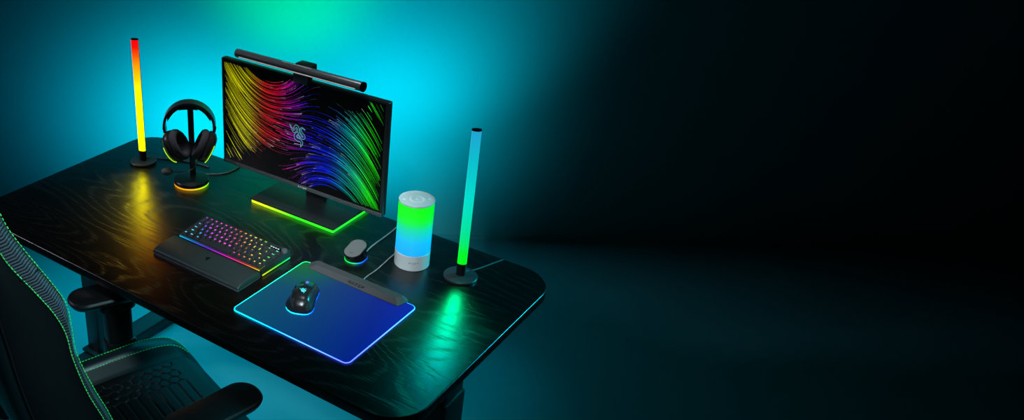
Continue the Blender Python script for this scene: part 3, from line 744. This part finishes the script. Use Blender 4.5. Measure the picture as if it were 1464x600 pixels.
def glyph(s):
    if s not in _glyph:
        cu = bpy.data.curves.new('g', 'FONT'); cu.body = s; cu.size = 1; cu.align_x = 'CENTER'; cu.align_y = 'CENTER'; cu.resolution_u = 2; cu.offset = .035
        o = bpy.data.objects.new('g', cu); C.objects.link(o); dg = bpy.context.evaluated_depsgraph_get(); dg.update()
        me = bpy.data.meshes.new_from_object(o.evaluated_get(dg)); vv = [tuple(v.co) for v in me.vertices]; ff = [tuple(p.vertices) for p in me.polygons]
        bpy.data.objects.remove(o); bpy.data.curves.remove(cu); bpy.data.meshes.remove(me); _glyph[s] = (vv, ff)
    return _glyph[s]
for ri, row in enumerate(rows):
    x = -.152; yc = .0385 - ri * UNIT
    for lab, u in row:
        wk = u * UNIT; xc = x + wk / 2; x += wk
        z0 = ktop(yc) - .0005 + .0015
        bm = nb(); cl2 = bm.verts.layers.float_color.new('Col')
        hw, hd = wk / 2 - .0006, UNIT / 2 - .0006
        def rk(w, d, z, dy=0, r=.0012): return [(p[0], p[1] + dy, z) for p in rrect(w * 2, d * 2, r, 2)]
        loft(bm, [rk(hw, hd, 0), rk(hw - .0008, hd - .0008, .004), rk(hw - .0024, hd - .0026, .0083, .0008), rk(hw - .0030, hd - .0032, .0088, .0008)])
        base_col = (0, 0, 0, 1)
        for v in bm.verts: v[cl2] = base_col
        tcol = .02 + (xc + .152) / .304 * .80 + (5 - ri) * .045
        cc = [c ** 1.0 * 1.0 for c in keyface(tcol)]
        if lab:
            vv, ff = glyph(lab); sz = .0080 if len(lab) == 1 else (.0058 if len(lab) == 2 else .0048)
            vb = [bm.verts.new((q[0] * sz, q[1] * sz + .0024, .00905)) for q in vv]
            for v in vb: v[cl2] = (*cc, 1)
            for f in ff:
                try: bm.faces.new([vb[i] for i in f])
                except ValueError: pass
        transform(bm, Matrix.Translation((xc, yc, z0)) @ Matrix.Rotation(TL, 4, 'X'))
        me = bpy.data.meshes.new('keycap'); bmesh.ops.recalc_face_normals(bm, faces=bm.faces); bm.to_mesh(me); bm.free(); me.materials.append(M['keycap'])
        o = bpy.data.objects.new('keycap', me); C.objects.link(o); o.parent = KB
# glow plate between the keys
bm = nb(); box(bm, (0, -.009, .0), (.306, .115, .0006)); transform(bm, Matrix.Translation((0, 0, ktop(.0) + .0003)) @ Matrix.Rotation(TL, 4, 'X'))
plate = grad_emit('switch_plate_glow', (1, .9, 0), -.17, .19, [(0, (0, .6, .75)), (.3, (.35, .1, .7)), (.5, (.8, 0, .5)), (.68, (.8, .35, 0)), (.82, (.2, .75, 0)), (1, (0, .7, .6))], .5, (.01, .01, .01))
obj('switch_plate', bm, plate, KB, smooth=False)
bm = nb(); box(bm, (.124, .039, ktop(.039) + .002), (.048, .016, .004), .001); obj('media_bar', bm, M['gloss_black'], KB)
bm = nb()
for k in range(4): box(bm, (.107 + .0085 * k, .039, ktop(.039) + .0043), (.0055, .0030, .0008), .0002)
obj('media_indicator', bm, M['white_led'], KB)
bm = nb(); lathe(bm, [(0, 0), (.0088, 0), (.0088, .008), (.0078, .0095), (0, .0095)], 32, (.1535, .040)); transform(bm, Matrix.Translation((0, 0, ktop(.04) + .001))); obj('volume_knob', bm, M['dark_grey_metal'], KB)

# wrist rest (lifts away)
WR = thing('wrist_rest', 'dark padded leatherette wrist rest in front of the keyboard', 'wrist rest', (.001, -.1622, .75))
def wring(x, e=1.0, dz=0):
    prof = [(-.0485, .002), (-.0500, .006), (-.0495, .0115), (-.045, .0155), (-.030, .0195), (-.005, .0225), (.022, .0230), (.036, .0215), (.0425, .017), (.0440, .010), (.0440, .002)]
    return [(x, y, .002 + (z - .002) * e) for y, z in prof]
bm = nb(); loft(bm, [wring(-.1615, .86), wring(-.1600, .96), wring(-.156, 1), wring(.156, 1), wring(.1600, .96), wring(.1615, .86)]); pd = obj('pad', bm, M['wrist'], WR, sharp=50)
bm = nb(); slab(bm, rrect(.3235, .0945, .002, 3, 0, -.003), .0, .0042, .0008, 2); obj('tray', bm, M['dark_grey_metal'], WR)
bm = nb(); emblem(bm, .017, place((.004, -.002, .0229), (1, 0, 0), (0, .998, .055)), .0002); obj('emblem', bm, M['dark_letter'], WR)

# ------------------------------------------------------------------ mouse mat
MM = thing('mouse_mat', 'large backlit blue mouse mat with glowing edges and grey cable hub', 'mouse mat', (.3895, -.129, .75))
mo = rrect(.368, .315, .016, 8)
bm = nb(); slab(bm, mo, .0, .0016, .0002, 1); obj('backing', bm, M['black_plastic'], MM, smooth=False)
bm = nb(); slab(bm, inset(mo, -.0004), .0016, .0036, .0008, 2); obj('light_edge', bm, M['mat_edge'], MM)
bm = nb(); slab(bm, inset(mo, .0019), .0036, .0042, .0002, 1); obj('surface', bm, M['mat_surface'], MM)
bm = nb()   # hub bar: hipped wedge
Yb = .129
B0 = [(-.150, .128), (.143, .125), (.153, .155), (.150, .168), (-.158, .168), (-.164, .152)]
T0 = [(-.132, .142), (.125, .142), (.137, .156), (.134, .164), (-.142, .164), (-.147, .154)]
loft(bm, [[(x, y, .0042) for x, y in B0], [(x, y, .0062) for x, y in B0], [(x, y, .0165) for x, y in T0]]); hub = obj('cable_hub', bm, M['graphite'], MM, smooth=False)
bm = nb(); nrm_y = V((0, .0155, .0103)).normalized(); word(bm, 'RAZER', .0072, place((.006, .1342, .0116), (1, 0, 0), nrm_y), .7, .18, .0002); obj('lettering', bm, M['dark_letter'], hub)
bm = nb(); tube(bm, spline([(.000, .167, .0075), (.0, .180, .0035), (-.003, .20, .0022), (-.002, .25, .0022), (-.008, .32, .0022), (-.012, .38, .0022), (-.012, .47, .0022), (-.01, .5245, .0022)], 8), .0019, 8); obj('cable', bm, M['cable'], MM)

# ------------------------------------------------------------------ mouse
MS = thing('mouse', 'black ergonomic mouse with cyan logo and blue underglow on the backlit mat', 'mouse', (.329, -.139, .7542), 26)
# stations along y (front +): y, left half, right half, top height, crown x
SEC = [(-.064, .010, .010, .014, .0), (-.060, .023, .022, .024, .0), (-.048, .036, .031, .036, .0), (-.030, .043, .0335, .0415, .0), (-.010, .0425, .0325, .0420, .0), (.010, .0365, .0315, .0385, .0), (.030, .0325, .0325, .0325, .0), (.050, .0305, .0325, .0250, .0), (.060, .0285, .0300, .0205, .0), (.0645, .024, .026, .0150, .0)]
SS = spline([(a, b_, c) for a, b_, c, d, e in SEC], 4); SZ = spline([(a, d, e) for a, b_, c, d, e in SEC], 4)
def mprof(l, r, h, y):
    pts = []
    shl = [(-1.0, .02), (-.99, .10), (-.93, .22), (-.80, .36), (-.70, .52), (-.665, .68), (-.60, .84), (-.45, .95), (-.22, .995), (0, 1), (.22, .995), (.45, .95), (.63, .83), (.75, .66), (.82, .50), (.90, .32), (.97, .15), (1.0, .02)]
    for x, z in shl: pts.append(((l if x < 0 else r) * x, y, .003 + h * z))
    return pts
bm = nb(); rs = [mprof(q.y, q.z, q2.y, q.x) for q, q2 in zip(SS, SZ)]
def mmf(i, j): return 1 if (j in (4, 5, 12, 13, 14) and 3 < i < 33) else 0
loft(bm, rs, mfun=mmf); bd = obj('shell', bm, [mat('mouse_shell', (.012, .012, .014), .28), mat('mouse_side_grip', (.02, .035, .036), .22)], MS, sharp=60)
bm = nb(); P_ = [(q.x, q.y, q.z) for q in SS]
ring = [(-l * .985, y) for y, l, r in P_] + [(r * .985, y) for y, l, r in P_][::-1]
slab(bm, ring[::-1], .0, .0032, .0003, 1); obj('underglow', bm, M['mouse_glow'], MS, smooth=False)
def mtopz(x, y):
    for q, q2, qn, q2n in zip(SS, SZ, SS[1:], SZ[1:]):
        if q.x <= y <= qn.x:
            t = (y - q.x) / (qn.x - q.x); h = q2.y * (1 - t) + q2n.y * t; w = (q.y if x < 0 else q.z); k = abs(x) / w
            return .003 + h * (1 - .02 * (k / .22) ** 2 if k < .3 else 1 - .05 * (k / .45) ** 3)
    return .02
for s in (-1, 1):
    bm = nb(); rs = []
    for i in range(12):
        y = .006 + .056 * i / 11; x0, x1 = (.004 * s, .0185 * s); rs.append([(x0, y, mtopz(x0, y) - .001), (x1, y, mtopz(x1, y) - .001), (x1, y, mtopz(x1, y) + .0013), (x0, y, mtopz(x0, y) + .0018)])
    loft(bm, rs); obj('button', bm, M['gloss_black'], MS, sharp=50)
bm = nb(); lathe(bm, [(.004, -.0038), (.010, -.0036), (.0108, -.002), (.0108, .002), (.010, .0036), (.004, .0038)], 28); transform(bm, place((0, .042, .0235), (0, 1, 0), (0, 0, 1))); obj('scroll_wheel', bm, M['purple_led'], MS)
bm = nb()
sn = place((0, -.020, .0457), (1, 0, 0), (0, 1, .03)); emblem(bm, .020, sn, .0004, .85); obj('emblem', bm, M['cyan_logo'], MS)
bm = nb()
for k in range(2): box(bm, (-.0285 + .002 * k, -.005 + .02 * k, .030), (.003, .016, .005), .001)
obj('thumb_button', bm, M['gloss_black'], MS)

# ------------------------------------------------------------------ charging dock
DK = thing('charging_dock', 'small black mouse charging dock with slanted oval top and green-blue glow ring', 'dock', (.3055, .135, .75), 3)
def stad(w, l, z0, dy=0, tilt=0, n=40):
    pts = []
    r = w / 2; k = l / 2 - r
    for i in range(n):
        a = 2 * PI * i / n; x = r * math.cos(a); y = r * math.sin(a) + (k if math.sin(a) > 0 else -k); pts.append((x, y + dy, z0 + tilt * y))
    return pts
bm = nb(); loft(bm, [stad(.058, .070, .0045), stad(.058, .070, .0075), stad(.054, .07, .011, -.002, .0), stad(.0515, .072, .020, -.004, .16), stad(.0525, .0765, .031, -.006, .24), stad(.0525, .0765, .034, -.006, .24), stad(.051, .075, .035, -.006, .24)]); obj('body', bm, M['gloss_black'], DK)
bm = nb(); loft(bm, [stad(.056, .068, .0), stad(.0595, .0715, .001), stad(.0595, .0715, .0045), stad(.056, .068, .0045)]); obj('glow_ring', bm, M['dock_glow'], DK)
bm = nb(); loft(bm, [stad(.050, .074, .0352, -.006, .24), stad(.0495, .0735, .036, -.006, .24)]); tp = obj('charging_plate', bm, mat('dock_top', (.09, .092, .095), .45), DK)
bm = nb()
mk = place((0, -.0215 - .006, .0362 - .24 * .0215 + .0002), (1, 0, 0), (0, 1, .24))
ribbon(bm, [V((-.002, -.003)), V((.0015, .0005)), V((-.0015, .0005)), V((.002, .004))], lambda t: .0009, .0002, mk)
for s in (-1, 1):
    ribbon(bm, [V((s * (.004 + .0015 * math.cos(a)), .0032 * math.sin(a))) for a in [x * .3 for x in range(-4, 5)]], lambda t: .0008, .0002, mk)
obj('charge_symbol', bm, M['dark_letter'], tp)
bm = nb(); tube(bm, spline([(.010, .030, .008), (.008, .046, .004), (.004, .07, .0022), (.004, .12, .0022), (.006, .18, .0022), (.004, .2595, .0022)], 8), .0021, 8); obj('cable', bm, M['cable'], DK)
